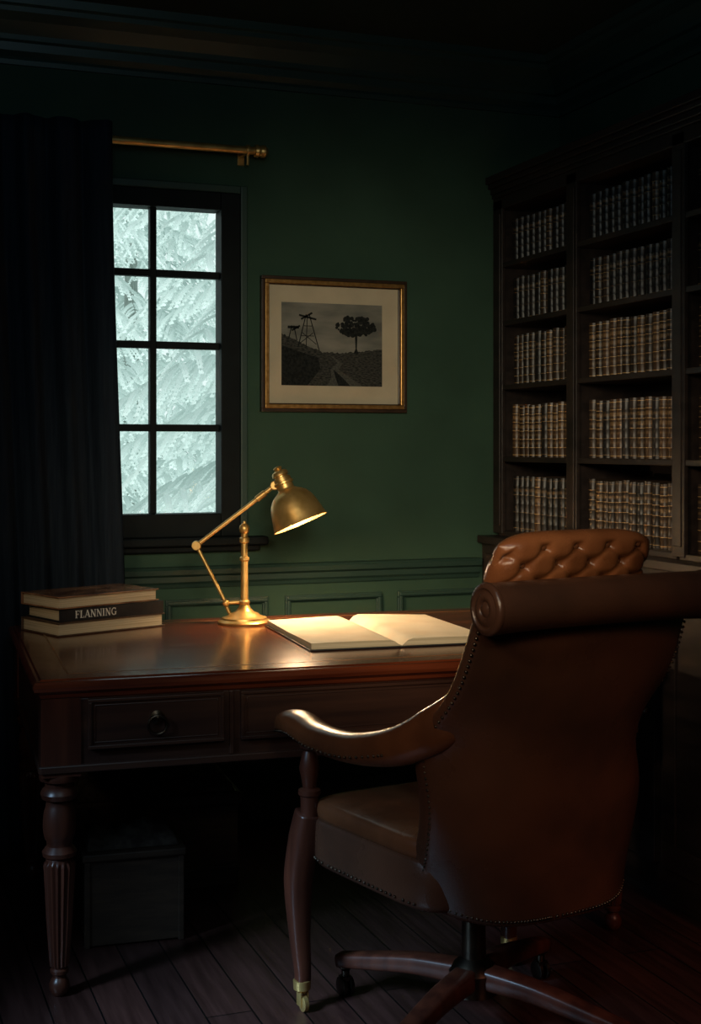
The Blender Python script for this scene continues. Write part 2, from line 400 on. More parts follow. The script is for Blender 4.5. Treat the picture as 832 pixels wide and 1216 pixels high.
bm = bmesh.new()
nx, nz = 220, 40; g = []
for j in range(nz + 1):
    v = j / nz; z = .015 + v * 2.33; row = []
    for i in range(nx + 1):
        u = i / nx
        xr = .80 + .050 * (1 - v) ** 1.3 + .008 * math.sin(v * 5)
        x = -.12 + (xr + .12) * u
        ph = u * 2 * math.pi * 8 + .5 * math.sin(v * 3 + u * 7)
        y = 4.312 + .022 * math.sin(ph) * (1 - .25 * (1 - v)) + .006 * math.sin(ph * 2.3 + v * 4)
        row.append(bm.verts.new((x, y, z)))
    g.append(row)
for j in range(nz):
    for i in range(nx): bm.faces.new((g[j][i], g[j][i + 1], g[j + 1][i + 1], g[j + 1][i]))
cur = finish(bm, 'curtain', M['curtain'], smooth=True); so = cur.modifiers.new('s', 'SOLIDIFY'); so.thickness = .004
tag(cur, 'heavy midnight-black pleated curtain hanging beside the window', 'curtain')

# ------------------------------------------------------------------ picture
pic = empty('framed_picture', (1.600, 4.449, 1.425), 0, 'gilt-framed monochrome landscape print with cream mount on green wall', 'picture')
hw, hh = .270, .468
def ring_frame(bm, x0, x1, z0, z1, w, yf, yb, mi=0):
    box(bm, x0, x1, yf, yb, z1 - w, z1, mi); box(bm, x0, x1, yf, yb, z0, z0 + w, mi)
    box(bm, x0, x0 + w, yf, yb, z0 + w, z1 - w, mi); box(bm, x1 - w, x1, yf, yb, z0 + w, z1 - w, mi)
bm = bmesh.new(); ring_frame(bm, -hw, hw, 0, hh, .012, -.024, 0, 0); ring_frame(bm, -hw + .012, hw - .012, .012, hh - .012, .014, -.030, -.002, 1)
ring_frame(bm, -hw + .026, hw - .026, .026, hh - .026, .004, -.018, -.002, 0)
finish(bm, 'frame', [M['framed'], M['gilt']], pic, bevel=.002)
bm = bmesh.new(); box(bm, -hw + .028, hw - .028, -.010, -.003, .028, hh - .028); finish(bm, 'mount', M['mat'], pic)
bm = bmesh.new()
X0, X1, Z0, Z1 = -.195, .179, .092, .380
def poly(pts, y, mi):
    f = bm.faces.new([bm.verts.new((x, y, z)) for x, z in pts]); f.material_index = mi
def PX(u): return X0 + (X1 - X0) * u
def PZ(v): return Z0 + (Z1 - Z0) * v
poly([(X0, Z0), (X1, Z0), (X1, Z1), (X0, Z1)], -.0105, 0)
rr = random.Random(5)
ridge = lambda u_: (.62 - .55 * u_ if u_ < .4 else .40) + .05 * max(0, u_ - .6) / .4
poly([(PX(0), PZ(0)), (PX(1), PZ(0))] + [(PX(1 - k / 60), PZ(ridge(1 - k / 60) + rr.uniform(-.006, .014))) for k in range(61)], -.0108, 2)
poly([(PX(0), PZ(0)), (PX(.25), PZ(0)), (PX(.38), PZ(.2)), (PX(.36), PZ(.34)), (PX(.15), PZ(.42)), (PX(0), PZ(.48))], -.0110, 1)
poly([(PX(.44), PZ(0)), (PX(.80), PZ(0)), (PX(.66), PZ(.12)), (PX(.56), PZ(.2)), (PX(.60), PZ(.28)), (PX(.50), PZ(.36)), (PX(.485), PZ(.36)), (PX(.55), PZ(.28)), (PX(.48), PZ(.2)), (PX(.49), PZ(.1))], -.0112, 3)
poly([(PX(.56), PZ(.0)), (PX(.68), PZ(.0)), (PX(.585), PZ(.12)), (PX(.51), PZ(.2)), (PX(.53), PZ(.1))], -.0114, 1)
poly([(PX(.71), PZ(.40)), (PX(.76), PZ(.40)), (PX(.744), PZ(.46)), (PX(.75), PZ(.64)), (PX(.722), PZ(.64)), (PX(.73), PZ(.46))], -.0114, 1)
for k in range(170):
    a = rr.random() * 6.283; q = rr.random() ** .5
    cx, cz = .735 + .20 * q * math.cos(a), .70 + (.16 if math.sin(a) > 0 else .08) * q * math.sin(a)
    r = rr.uniform(.010, .028)
    poly([(PX(cx + r * .9 * math.cos(t * .785 + k)), PZ(cz + r * 1.1 * math.sin(t * .785 + k))) for t in range(8)], -.0115 - k * 1e-6, 1)
def line(u0, v0, u1, v1, w=.008):
    a = Vector((PX(u0), PZ(v0))); b = Vector((PX(u1), PZ(v1))); d = (b - a).normalized(); n = Vector((-d.y, d.x)) * w * .15
    poly([tuple(a - n), tuple(b - n), tuple(b + n), tuple(a + n)], -.0118, 1)
line(.16, .46, .24, .86, .012); line(.37, .42, .27, .86, .012); line(.24, .46, .25, .84, .01); line(.19, .6, .32, .6); line(.21, .72, .30, .72); line(.17, .5, .31, .64); line(.34, .5, .2, .64); line(.17, .85, .34, .80, .022); line(.19, .80, .30, .88, .022)
line(.07, .56, .10, .72, .012); line(.15, .54, .12, .72, .012); line(.06, .70, .17, .70, .03); line(.1, .66, .18, .72, .02)
prt = finish(bm, 'landscape_print', [M['sky_print'], M['ink'], M['inkmid'], M['inkpath']], pic)

# ------------------------------------------------------------------ desk
L, D = 1.600, 1.04
yaw = -3.2
cR = Matrix.Rotation(math.radians(yaw), 4, 'Z')
corner = Vector((.405, 3.185, 0)); dc = corner + cR @ Vector((L / 2, D / 2, 0))
desk = empty('writing_desk', dc, yaw, 'dark polished mahogany desk with drawers and turned fluted legs', 'desk')
def dx(x): return x - L / 2
def dy(y): return y - D / 2
bm = bmesh.new()
def rect(ins): return [(-L / 2 + ins, -D / 2 + ins), (L / 2 - ins, -D / 2 + ins), (L / 2 - ins, D / 2 - ins), (-L / 2 + ins, D / 2 - ins)]
prof = [(.712, .022), (.716, .018), (.724, .016), (.728, .010), (.733, .003), (.742, 0), (.750, .001), (.755, .005), (.7565, .010), (.7565, .016), (.760, .020)]
rings = [[bm.verts.new((x, y, z)) for x, y in rect(i)] for z, i in prof]
for a, b in zip(rings, rings[1:]):
    for i in range(4): bm.faces.new((a[i], a[(i + 1) % 4], b[(i + 1) % 4], b[i]))
bm.faces.new(list(reversed(rings[0]))); bm.faces.new(rings[-1])
finish(bm, 'desk_top', M['mahog'], desk)
bm = bmesh.new()
def flat_ring(bm, i0, i1, z0, z1):
    a = rect(i0)
    x0, y0 = a[0]; x1, y1 = a[2]; w = i1 - i0
    box(bm, x0, x1, y0, y0 + w, z0, z1); box(bm, x0, x1, y1 - w, y1, z0, z1); box(bm, x0, x0 + w, y0 + w, y1 - w, z0, z1); box(bm, x1 - w, x1, y0 + w, y1 - w, z0, z1)
flat_ring(bm, .085, .090, .7595, .7606)
finish(bm, 'inlay_border', M['inlay'], desk)
bm = bmesh.new()
i = .018
box(bm, dx(i + .02), dx(L - i - .02), dy(i + .006), dy(i + .03), .545, .712)
box(bm, dx(i + .02), dx(L - i - .02), dy(D - i - .03), dy(D - i - .006), .545, .712)
box(bm, dx(i + .006), dx(i + .03), dy(i + .03), dy(D - i - .03), .545, .712)
box(bm, dx(L - i - .03), dx(L - i - .006), dy(i + .03), dy(D - i - .03), .545, .712)
box(bm, dx(i), dx(L - i), dy(i - .004), dy(i + .012), .538, .556); box(bm, dx(i - .004), dx(i + .012), dy(i), dy(D - i), .538, .556); box(bm, dx(L - i - .012), dx(L - i + .004), dy(i), dy(D - i), .538, .556)
box(bm, dx(.468), dx(.480), dy(i - .002), dy(i + .01), .556, .712); box(bm, dx(1.126), dx(1.138), dy(i - .002), dy(i + .01), .556, .712)
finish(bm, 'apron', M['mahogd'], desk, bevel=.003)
for (a, b) in ((.128, .453), (.495, 1.111), (1.153, 1.478)):
    bm = bmesh.new(); cx = (a + b) / 2; w = (b - a) / 2
    box(bm, -w, w, -.006, .012, .0, .118, 0)
    ring_frame(bm, -w, w, 0, .118, .008, -.012, -.004, 0)
    ring_frame(bm, -w + .014, w - .014, .014, .104, .003, -.008, -.004, 0)
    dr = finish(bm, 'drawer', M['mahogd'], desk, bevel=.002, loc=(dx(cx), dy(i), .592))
    pulls = (0,) if w < .2 else ()
    for px_ in pulls:
        bm = bmesh.new()
        lathe(bm, [(0, .017), (.003, .017), (.006, .009), (.014, .007), (.016, .0)], 18, Matrix.Translation((px_, -.006, .066)) @ Matrix.Rotation(math.pi / 2, 4, 'X'))
        pts = [(px_ + .022 * math.cos(t), -.017, .050 + .022 * math.sin(t)) for t in [k * math.pi / 12 for k in range(25)]]
        tube(bm, pts, .0032, seg=8, up=(0, 1, 0), n=1)
        smooth_by_angle(finish(bm, 'ring_pull', M['darkmetal'], dr))
legprof = [(0.0, .013), (.004, .017), (.014, .023), (.028, .024), (.038, .020), (.044, .015), (.050, .016), (.054, .021), (.062, .022), (.066, .018), (.070, .019),
           (.072, .023), (.12, .027), (.18, .031), (.24, .034), (.310, .038), (.316, .037), (.320, .033), (.328, .031), (.334, .039), (.344, .041), (.352, .035), (.358, .030), (.368, .030),
           (.374, .034), (.386, .037), (.402, .039), (.418, .039), (.436, .037), (.450, .033), (.458, .031), (.466, .031), (.470, .041), (.482, .045), (.492, .041), (.498, .034), (.508, .034), (.514, .046), (.522, .048), (.53, .046)]
bm = bmesh.new(); lathe(bm, legprof, 96, None, (.0715, .3165, 16, .15))
box(bm, -.046, .046, -.046, .046, .528, .713)
bmesh.ops.recalc_face_normals(bm, faces=bm.faces)
lm = bpy.data.meshes.new('leg'); bm.to_mesh(lm); bm.free(); lm.materials.append(M['mahogv'])
for p in lm.polygons: p.use_smooth = True
lm.set_sharp_from_angle(angle=math.radians(35))
for x in (i + .048, L - i - .048):
    for y in (i + .048, D - i - .048):
        o = bpy.data.objects.new('leg', lm); COL.objects.link(o); o.parent = desk; o.location = (dx(x), dy(y), 0)

# ------------------------------------------------------------------ desk lamp
lamp = empty('desk_lamp', (1.15, 4.01, .7606), -20.5, 'aged brass articulated desk lamp with dome shade on round base', 'lamp')
bm = bmesh.new(); lathe(bm, [(0, .080), (.006, .082), (.010, .078), (.013, .070), (.018, .069), (.021, .060), (.024, .050), (.030, .044), (.036, .030), (.046, .020), (.058, .014)], 48)
smooth_by_angle(finish(bm, 'base', M['brass'], lamp))
bm = bmesh.new(); lathe(bm, [(.055, .013), (.062, .017), (.068, .017), (.072, .012), (.085, .0115), (.19, .0105), (.195, .015), (.202, .015), (.206, .0105), (.245, .010), (.25, .0155), (.262, .0155), (.266, .010), (.276, .010), (.281, .014), (.291, .0165), (.301, .014), (.308, .006), (.313, .005), (.316, .001)], 28)
smooth_by_angle(finish(bm, 'stem', M['brass'], lamp))
J1, EL, HD = Vector((-.057, 0, .062)), Vector((-.148, 0, .239)), Vector((.094, 0, .425))
bm = bmesh.new(); tube(bm, [(0, 0, .066), J1], .006, seg=12, up=(0, 1, 0)); ball(bm, J1, .012)
tube(bm, [J1, EL], .0058, seg=12, up=(0, 1, 0)); tube(bm, [J1 + Vector((.0, .009, -.01)), J1 + Vector((.012, .009, -.035))], .006, seg=12, up=(0, 1, 0))
smooth_by_angle(finish(bm, 'lower_arm', M['brass'], lamp))
bm = bmesh.new(); tube(bm, [EL, EL.lerp(HD, .5), HD], [.0066, .0066, .0075], seg=12, up=(0, 1, 0))
lathe(bm, [(-.011, .013), (-.008, .015), (.008, .015), (.011, .013)], 18, Matrix.Translation(EL) @ Matrix.Rotation(math.pi / 2, 4, 'X'))
ddir = (HD - EL).normalized(); q = Vector((0, 0, 1)).rotation_difference(ddir).to_matrix().to_4x4()
lathe(bm, [(0, .0065), (.003, .0105), (.035, .0105), (.038, .0065)], 16, Matrix.Translation(EL.lerp(HD, .76)) @ q)
lathe(bm, [(-.013, .012), (-.01, .015), (.01, .015), (.013, .012)], 18, Matrix.Translation(HD) @ Matrix.Rotation(math.pi / 2, 4, 'X'))
smooth_by_angle(finish(bm, 'upper_arm', M['brass'], lamp))
ax = Vector((.39, -.10, -.915)).normalized(); top = Vector((.100, 0, .482)); qs = Vector((0, 0, 1)).rotation_difference(ax).to_matrix().to_4x4()
SM = Matrix.Translation(top) @ qs
bm = bmesh.new()
outer = [(0, .006), (.002, .012), (.006, .014), (.012, .010), (.016, .020), (.020, .025), (.030, .026), (.032, .021), (.036, .021), (.038, .027), (.050, .028), (.052, .031), (.058, .031), (.060, .027), (.072, .026), (.076, .027), (.081, .034), (.089, .047), (.099, .058), (.113, .067), (.132, .0745), (.153, .079), (.172, .083), (.184, .086), (.190, .088)]
inner = [(.189, .084), (.172, .080), (.153, .076), (.132, .0715), (.113, .064), (.099, .055), (.091, .042), (.086, .012)]
lathe(bm, outer + inner, 48, SM)
smooth_by_angle(finish(bm, 'lamp_shade', M['brass'], lamp), 50)
bm = bmesh.new(); ball(bm, top + ax * .128, .024, 3); lathe(bm, [(.084, .012), (.108, .013)], 16, SM); finish(bm, 'bulb', M['bulb'], lamp, smooth=True)

# ------------------------------------------------------------------ open book
ob = empty('open_book', (1.430, 3.640, .7606), -4.0, 'large open ledger with blank cream pages lying on desk', 'book')
bm = bmesh.new(); box(bm, -.260, -.004, -.268, .268, 0, .004); box(bm, .004, .260, -.268, .268, 0, .004); box(bm, -.006, .006, -.268, .268, 0, .003)
finish(bm, 'cover', M['cover_blk'], ob, bevel=.0015)
bm = bmesh.new()
for s in (-1, 1):
    N = 16; hgt = .018 if s < 0 else .021
    rows = []
    for y in (-.26, -.13, 0, .13, .26):
        r0 = []
        for k in range(N + 1):
            t = k / N; x = s * (.002 + .251 * t)
            z = .004 + hgt * (min(1, (t / .12)) ** .5) * (1 - .30 * t) * (1 + .10 * math.sin(t * 3.1 + y * 4)) + (.003 if s < 0 else 0) * t * abs(y) * 3
            r0.append((bm.verts.new((x, y, z)), bm.verts.new((x, y, .004))))
        rows.append(r0)
    for a, b in zip(rows, rows[1:]):
        for k in range(N):
            bm.faces.new((a[k][0], a[k + 1][0], b[k + 1][0], b[k][0])); bm.faces.new((a[k][1], b[k][1], b[k + 1][1], a[k + 1][1]))
        f = bm.faces.new((a[N][0], a[N][1], b[N][1], b[N][0])); f.material_index = 1
        bm.faces.new((a[0][0], b[0][0], b[0][1], a[0][1]))
    for r0 in (rows[0], rows[-1]):
        for k in range(N):
            f = bm.faces.new((r0[k][0], r0[k][1], r0[k + 1][1], r0[k + 1][0])); f.material_index = 1
pg = smooth_by_angle(finish(bm, 'pages', [M['cream'], M['pageedge']], ob), 40)

# ------------------------------------------------------------------ stacked books
def stack_book(name, loc, yaw_, w, d, h, cov, label, spine_front):
    e = empty(name, loc, yaw_, label, 'book', 'books stacked on the desk')
    c = .004; bm = bmesh.new()
    box(bm, -w / 2, w / 2, -d / 2, d / 2, 0, c); box(bm, -w / 2, w / 2, -d / 2, d / 2, h - c, h)
    if spine_front: box(bm, -w / 2, w / 2, -d / 2 - .003, -d / 2 + .001, .0, h)
    else: box(bm, -w / 2, w / 2, d / 2 - .001, d / 2 + .003, .0, h)
    finish(bm, 'cover', cov, e, bevel=.0012)
    bm = bmesh.new(); s = .007
    box(bm, -w / 2 + s, w / 2 - s, -d / 2 + (0.002 if spine_front else s), d / 2 - (s if spine_front else .002), c, h - c)
    finish(bm, 'pages', M['pageedge'], e)
    return e
A = Vector((.565, 3.895)); u = Vector((math.cos(math.radians(22)), math.sin(math.radians(22)))); v = Vector((-u.y, u.x))
cc = A + u * .184 + v * .105
z = .7606
stack_book('book', (cc.x, cc.y, z), 22, .368, .21, .040, M['cover_brn'], 'thick brown cloth book with cream page edges, bottom of stack', False); z += .0402
mb = stack_book('book', (cc.x + .004, cc.y + .002, z), 20.0, .350, .20, .038, M['cover_blk'], 'black book with silver spine lettering, middle of stack', True); z += .0382
stack_book('book', (cc.x - .010, cc.y - .004, z), 23.5, .350, .205, .036, M['cover_red'], 'russet-covered book with cream page edges, top of stack', False)
def circ(cx, cy, rx, ry, a0, a1, n=12): return [(cx + rx * math.cos(math.radians(a0 + (a1 - a0) * k / n)), cy + ry * math.sin(math.radians(a0 + (a1 - a0) * k / n))) for k in range(n + 1)]
GL = {
 'F': (.74, [([(.16, 0), (.16, 1)], .18), ([(0, .965), (.62, .965)], .08), ([(.16, .52), (.46, .52)], .08), ([(0, .03), (.34, .03)], .07), ([(.60, 1), (.60, .76)], .07), ([(.46, .64), (.46, .40)], .06)]),
 'L': (.72, [([(.16, 0), (.16, 1)], .18), ([(0, .035), (.60, .035)], .08), ([(.58, 0), (.58, .28)], .07), ([(0, .97), (.34, .97)], .07)]),
 'A': (.86, [([(.05, 0), (.38, 1)], .08), ([(.36, 1), (.70, 0)], .18), ([(.17, .33), (.56, .33)], .07), ([(-.06, .03), (.19, .03)], .07), ([(.56, .03), (.84, .03)], .07)]),
 'N': (.92, [([(.13, 0), (.13, 1)], .08), ([(.13, 1), (.70, 0)], .18), ([(.70, 0), (.70, 1)], .08), ([(0, .97), (.2, .97)], .07), ([(0, .03), (.27, .03)], .07), ([(.56, .97), (.84, .97)], .07)]),
 'I': (.44, [([(.17, 0), (.17, 1)], .18), ([(0, .97), (.34, .97)], .07), ([(0, .03), (.34, .03)], .07)]),
 'G': (.94, [(circ(.42, .5, .34, .46, 40, 318), .13), ([(.68, .05), (.68, .42)], .15), ([(.52, .44), (.84, .44)], .07), ([(.68, .98), (.68, .72)], .07)])}
bm = bmesh.new(); word = "FLANNING"; hgt = .0215
tot = sum(GL[c][0] for c in word) * hgt; xp = -.055 - tot / 2
for c in word:
    adv, strokes = GL[c]
    for pts, wd in strokes:
        for (xa, ya), (xb, yb) in zip(pts, pts[1:]):
            a = Vector((xa, ya)); b = Vector((xb, yb)); dd = (b - a).normalized(); n = Vector((-dd.y, dd.x)) * wd / 2; ex = dd * (.02 if len(pts) > 2 else 0)
            q4 = [a - n - ex, b - n + ex, b + n + ex, a + n - ex]
            bm.faces.new([bm.verts.new((xp + p.x * hgt, 0, (p.y - .5) * hgt)) for p in q4])
    xp += adv * hgt
me = bpy.data.meshes.new('spine_lettering'); bm.to_mesh(me); bm.free(); me.materials.append(M['letter'])
t2 = bpy.data.objects.new('spine_lettering', me); COL.objects.link(t2); t2.parent = mb; t2.location = (0, -.1036, .019)

# ------------------------------------------------------------------ bookcase (front plane x = 2.22, faces -x)
bc = empty('bookcase', (2.35, 3.57, 0), 0, 'tall dark-stained wooden bookcase with cornice and cupboard base', 'bookcase')
def bx(x): return x - 2.35
def by(y): return y - 3.57
YS = [(4.446, 4.375), (3.91, 3.845), (3.304, 3.242), (2.70, 2.64)]
XF, XBK = 2.22, 2.495
bm = bmesh.new(); box(bm, bx(XBK - .012), bx(XBK), by(2.64), by(4.446), 0, 2.25); finish(bm, 'back_panel', M['shelf'], bc)
for a, b in YS:
    bm = bmesh.new(); mid = (a + b) / 2; box(bm, bx(XF + .012), bx(XBK - .012), by(mid - .012), by(mid + .012), .97, 2.2); box(bm, bx(XF), bx(XF + .014), by(b), by(a), .99, 2.2)
    box(bm, bx(XF - .004), bx(XF), by(b + .012), by(a - .012), 1.02, 2.15)
    finish(bm, 'upright', M['shelf'], bc, bevel=.002)
SHZ = [1.0, 1.268, 1.528, 1.759, 1.971]
for (a0, a1), (b0, b1) in zip(YS, YS[1:]):
    for k, zz in enumerate(SHZ):
        bm = bmesh.new(); box(bm, bx(XF + .004), bx(XBK - .013), by((b0 + b1) / 2 + .012), by((a0 + a1) / 2 - .012), zz - .018, zz)
        finish(bm, 'shelf', M['shelf'], bc, bevel=.002)
bm = bmesh.new()
box(bm, bx(XF - .0), bx(XBK), by(2.64), by(4.446), 2.165, 2.21)
for o_, z0_, z1_ in ((.006, 2.21, 2.225), (.012, 2.225, 2.245), (.022, 2.245, 2.262), (.032, 2.262, 2.288)):
    box(bm, bx(XF - o_), bx(XBK), by(2.64 - o_), by(4.446), z0_, z1_)
finish(bm, 'cornice', M['shelf'], bc, bevel=.003)
bm = bmesh.new(); box(bm, bx(2.175), bx(XBK - .012), by(2.64), by(4.446), .03, .955); box(bm, bx(2.19), bx(XBK - .012), by(2.64), by(4.446), 0, .03)
box(bm, bx(2.155), bx(XBK - .012), by(2.62), by(4.446), .955, .982)
finish(bm, 'base_cabinet', M['shelf'], bc, bevel=.003)
for (a0, a1), (b0, b1) in zip(YS, YS[1:]):
    bm = bmesh.new(); ya, yb = (a0 + a1) / 2 - .02, (b0 + b1) / 2 + .02
    box(bm, bx(2.163), bx(2.175), by(yb), by(ya), .12, .92)
    for (p, q_, r_, s_) in ((yb, ya, .12, .19), (yb, ya, .85, .92), (yb, yb + .06, .19, .85), (ya - .06, ya, .19, .85)):
        box(bm, bx(2.155), bx(2.163), by(p), by(q_), r_, s_)
    dr = finish(bm, 'door', M['shelf'], bc, bevel=.002)
    bm = bmesh.new(); ball(bm, (bx(2.145), by(yb + .03), .55), .012); finish(bm, 'knob', M['darkmetal'], dr, smooth=True)

# shelf books : spine toward -x
def vol_mesh(w, h, d, mat_):
    bm = bmesh.new(); n = 8
    def outline(bulge):
        pts = [(d, -w / 2), (.010, -w / 2)]
        for k in range(n + 1):
            t = -1 + 2 * k / n; pts.append((.010 - (.012 + bulge) * (1 - t * t) ** .6 - bulge * .2, t * (w / 2)))
        pts += [(.010, w / 2), (d, w / 2)]; return pts
    lv = [(0, 0)]
    for f in (.18, .34, .50, .66, .82):
        lv += [(h * f - .003, 0), (h * f - .0015, .001), (h * f + .0015, .001), (h * f + .003, 0)]
    lv.append((h, 0)); rings = [[bm.verts.new((x, y, z_)) for x, y in outline(b)] for z_, b in lv]
    m_ = len(rings[0])
    for a, b in zip(rings, rings[1:]):
        for k in range(m_ - 1): bm.faces.new((a[k], a[k + 1], b[k + 1], b[k]))
    bm.faces.new(rings[0]); bm.faces.new(rings[-1])
    inner = [bm.verts.new(c) for c in ((d - .004, -w / 2 + .003, .004), (d - .004, w / 2 - .003, .004), (d - .004, w / 2 - .003, h - .004), (d - .004, -w / 2 + .003, h - .004))]
    bm.faces.new(inner).material_index = 1
    bmesh.ops.recalc_face_normals(bm, faces=bm.faces)
    me = bpy.data.meshes.new('leather_bound_book'); bm.to_mesh(me); bm.free(); me.materials.append(mat_); me.materials.append(M['pageedge'])
    for p in me.polygons: p.use_smooth = len(p.vertices) == 4
    me.set_sharp_from_angle(angle=math.radians(50))
    return me
rowh = [.200, .190, .184, .160, .160]
names = ['lowest', 'second', 'middle', 'fourth', 'top']
rb = random.Random(11)
labs = ['brown leather-bound volume with gilt spine bands on dark shelf', 'tan leather-bound volume with gilt spine bands on dark shelf', 'near-black leather-bound volume with gilt spine bands on dark shelf']
for r, zz in enumerate(SHZ):
    kinds = [vol_mesh(.0345, rowh[r], .15, SP[k]) for k in range(3)]
    for bi, ((a0, a1), (b0, b1)) in enumerate(zip(YS, YS[1:])):
        ya, yb = (a0 + a1) / 2 - .016, (b0 + b1) / 2 + .016
        n = int((ya - yb) / .0395); pitch = (ya - yb) / n
        main = [0, 1, 1, 2, 2][r] if bi == 1 else [2, 1, 0, 2, 2][r]
        for k in range(n):
            kk = main if rb.random() < .70 else rb.choice([0, 1, 2] if r < 3 else [0, 2, 2])
            o = bpy.data.objects.new('leather_bound_book', kinds[kk]); COL.objects.link(o)
            sz = rb.uniform(.965, 1.0)
            o.scale = (1, rb.uniform(.84, .95), sz)
            o.location = (XF + .046 + rb.uniform(0, .008), ya - pitch * (k + .5), zz + .0003)
            tag(o, labs[kk], 'book', 'leather-bound books on the %s shelf' % names[r])

# ------------------------------------------------------------------ chair
ch = empty('leather_desk_chair', (1.315, 2.73, 0), 8.0, 'brown button-tufted leather desk armchair with brass nailheads and rolled back', 'chair')
def superell(n, hwb, hwf, y0, y1, N=64):
    out = []
    for k in range(N):
        a = 2 * math.pi * k / N; c, s = math.cos(a), math.sin(a)
        X = math.copysign(abs(c) ** (2 / n), c); Y = math.copysign(abs(s) ** (2 / n), s)
        y = (y0 + y1) / 2 + Y * (y1 - y0) / 2; hw_ = hwb + (hwf - hwb) * (Y + 1) / 2
        out.append((X * hw_, y))
    return out
so_ = superell(7, .240, .292, -.20, .285)
bm = bmesh.new(); loft(bm, so_, [(.345, .93), (.349, .975), (.358, .995), (.37, 1.0), (.40, 1.0), (.445, .997), (.452, .98)])
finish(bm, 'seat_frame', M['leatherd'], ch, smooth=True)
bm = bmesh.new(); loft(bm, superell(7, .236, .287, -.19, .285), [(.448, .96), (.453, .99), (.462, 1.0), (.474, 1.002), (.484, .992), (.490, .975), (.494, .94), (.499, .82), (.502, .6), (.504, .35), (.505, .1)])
finish(bm, 'seat_cushion', M['leatherm'], ch, smooth=True)

# outer back shell: wraps forward at the sides and flows down to the seat
def yc(z):
    t = (z - .34) / .66
    return -.262 - .05 * t - .105 * t ** 2.0
bm = bmesh.new(); nu, nv = 32, 30; og, ig = [], []
for j in range(nv + 1):
    t = j / nv; z = .325 + .685 * t
    w = .252 + .014 * math.sin(t * 3.14) + .006 * t ** 2
    fw = .14 * (1 - t) ** 1.4 + .075 * math.exp(-((t - .54) / .14) ** 2)
    ro, ri = [], []
    for i_ in range(nu + 1):
        q = -1 + 2 * i_ / nu; x = q * w + (.060 if q > 0 else .030) * (1 - t) * abs(q) ** .5
        yo = yc(z) - .022 * (1 - q * q) + fw * abs(q) ** 3.4
        th = (.085 - .035 * t) * (1 - .35 * abs(q) ** 6)
        zz = z + .035 * abs(q) ** 5 * max(0, 1 - t * 5)
        ro.append(bm.verts.new((x, yo, zz))); ri.append(bm.verts.new((x * .985, yo + th, zz)))
    og.append(ro); ig.append(ri)
for j in range(nv):
    for i_ in range(nu):
        bm.faces.new((og[j][i_], og[j][i_ + 1], og[j + 1][i_ + 1], og[j + 1][i_])); bm.faces.new((ig[j][i_], ig[j + 1][i_], ig[j + 1][i_ + 1], ig[j][i_ + 1]))
    bm.faces.new((og[j][0], og[j + 1][0], ig[j + 1][0], ig[j][0])); bm.faces.new((og[j][nu], ig[j][nu], ig[j + 1][nu], og[j + 1][nu]))
for i_ in range(nu):
    bm.faces.new((og[0][i_], ig[0][i_], ig[0][i_ + 1], og[0][i_ + 1])); bm.faces.new((og[nv][i_], og[nv][i_ + 1], ig[nv][i_ + 1], ig[nv][i_]))
nail = []
for j in range(2, nv - 1, 1):
    for e_ in (0, nu):
        for tt in (0, .5):
            j2 = min(j + 1, nv); p = og[j][e_].co.lerp(og[j2][e_].co, tt); nail.append(Vector((p.x * .985, p.y - .001, p.z)))
for i_ in range(nu):
    for tt in (0, .5):
        p = og[0][i_].co.lerp(og[0][i_ + 1].co, tt); nail.append(Vector((p.x, p.y - .003, p.z + .014)))
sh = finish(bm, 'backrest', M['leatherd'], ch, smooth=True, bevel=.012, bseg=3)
# top roll with scroll ends
RC, RR = 1.005, .050
bm = bmesh.new()
tube(bm, [(-.262, -.442, RC - .002), (-.13, -.450, RC + .002), (.13, -.450, RC + .002), (.262, -.442, RC - .002)], [RR - .001, RR - .003, RR - .003, RR - .001], seg=32, n=6)
for s in (-1, 1):
    RM = Matrix.Translation((s * .262, -.442, RC - .002)) @ Matrix.Rotation(s * math.pi / 2, 4, 'Y')
    lathe(bm, [(-.004, .049), (.003, .051), (.009, .048), (.010, .040), (.006, .037), (.006, .032), (.011, .028), (.011, .018), (.007, .015), (.012, .009), (.013, .001)], 32, RM)
smooth_by_angle(finish(bm, 'top_roll', M['leatherd'], ch), 60)
# tufted inner back pad
def ycp(z): return yc(min(z, 1.15)) + .082
A_, B_ = .078, .068
def tuft(x, z):
    p = x / A_ + z / B_; q = x / A_ - z / B_
    fp, fq = p - round(p), q - round(q)
    return .0050 * (math.exp(-(fp / .08) ** 2) + math.exp(-(fq / .08) ** 2)) + .015 * math.exp(-(fp * fp + fq * fq) / .05)
zl, zh, wp = .50, 1.142, .186
PXO = -.022
bm = bmesh.new(); nu, nv = 96, 140; F, Bk = [], []
zoff = 1.078
for j in range(nv + 1):
    q = -1 + 2 * j / nv; q2 = math.copysign(abs(math.sin(q * math.pi / 2)), q); z = (zl + zh) / 2 + q2 * (zh - zl) / 2; a, b = [], []
    for i_ in range(nu + 1):
        p_ = -1 + 2 * i_ / nu; u2 = math.copysign(abs(math.sin(p_ * math.pi / 2)) , p_); 
        x = PXO + u2 * wp
        zz = z - .026 * abs(u2) ** 5 * max(0, (z - .9) / .24)
        th = .058 * max(0, 1 - abs(u2) ** 6) ** .5 * max(0, 1 - abs(q2) ** 12) ** .5
        edge = i_ in (0, nu) or j in (0, nv)
        fade = min(1, max(0, (zh - .016 - z) / .02))
        tf = tuft(x, z - zoff) * min(1, th / .03) * fade
        a.append(bm.verts.new((x, ycp(z) + th - tf, zz)))
        b.append(a[-1] if edge else bm.verts.new((x, ycp(z) - th + tf, zz)))
    F.append(a); Bk.append(b)
def qf(vs):
    vs2 = []
    for v_ in vs:
        if v_ not in vs2: vs2.append(v_)
    if len(vs2) > 2:
        try: bm.faces.new(vs2)
        except ValueError: pass
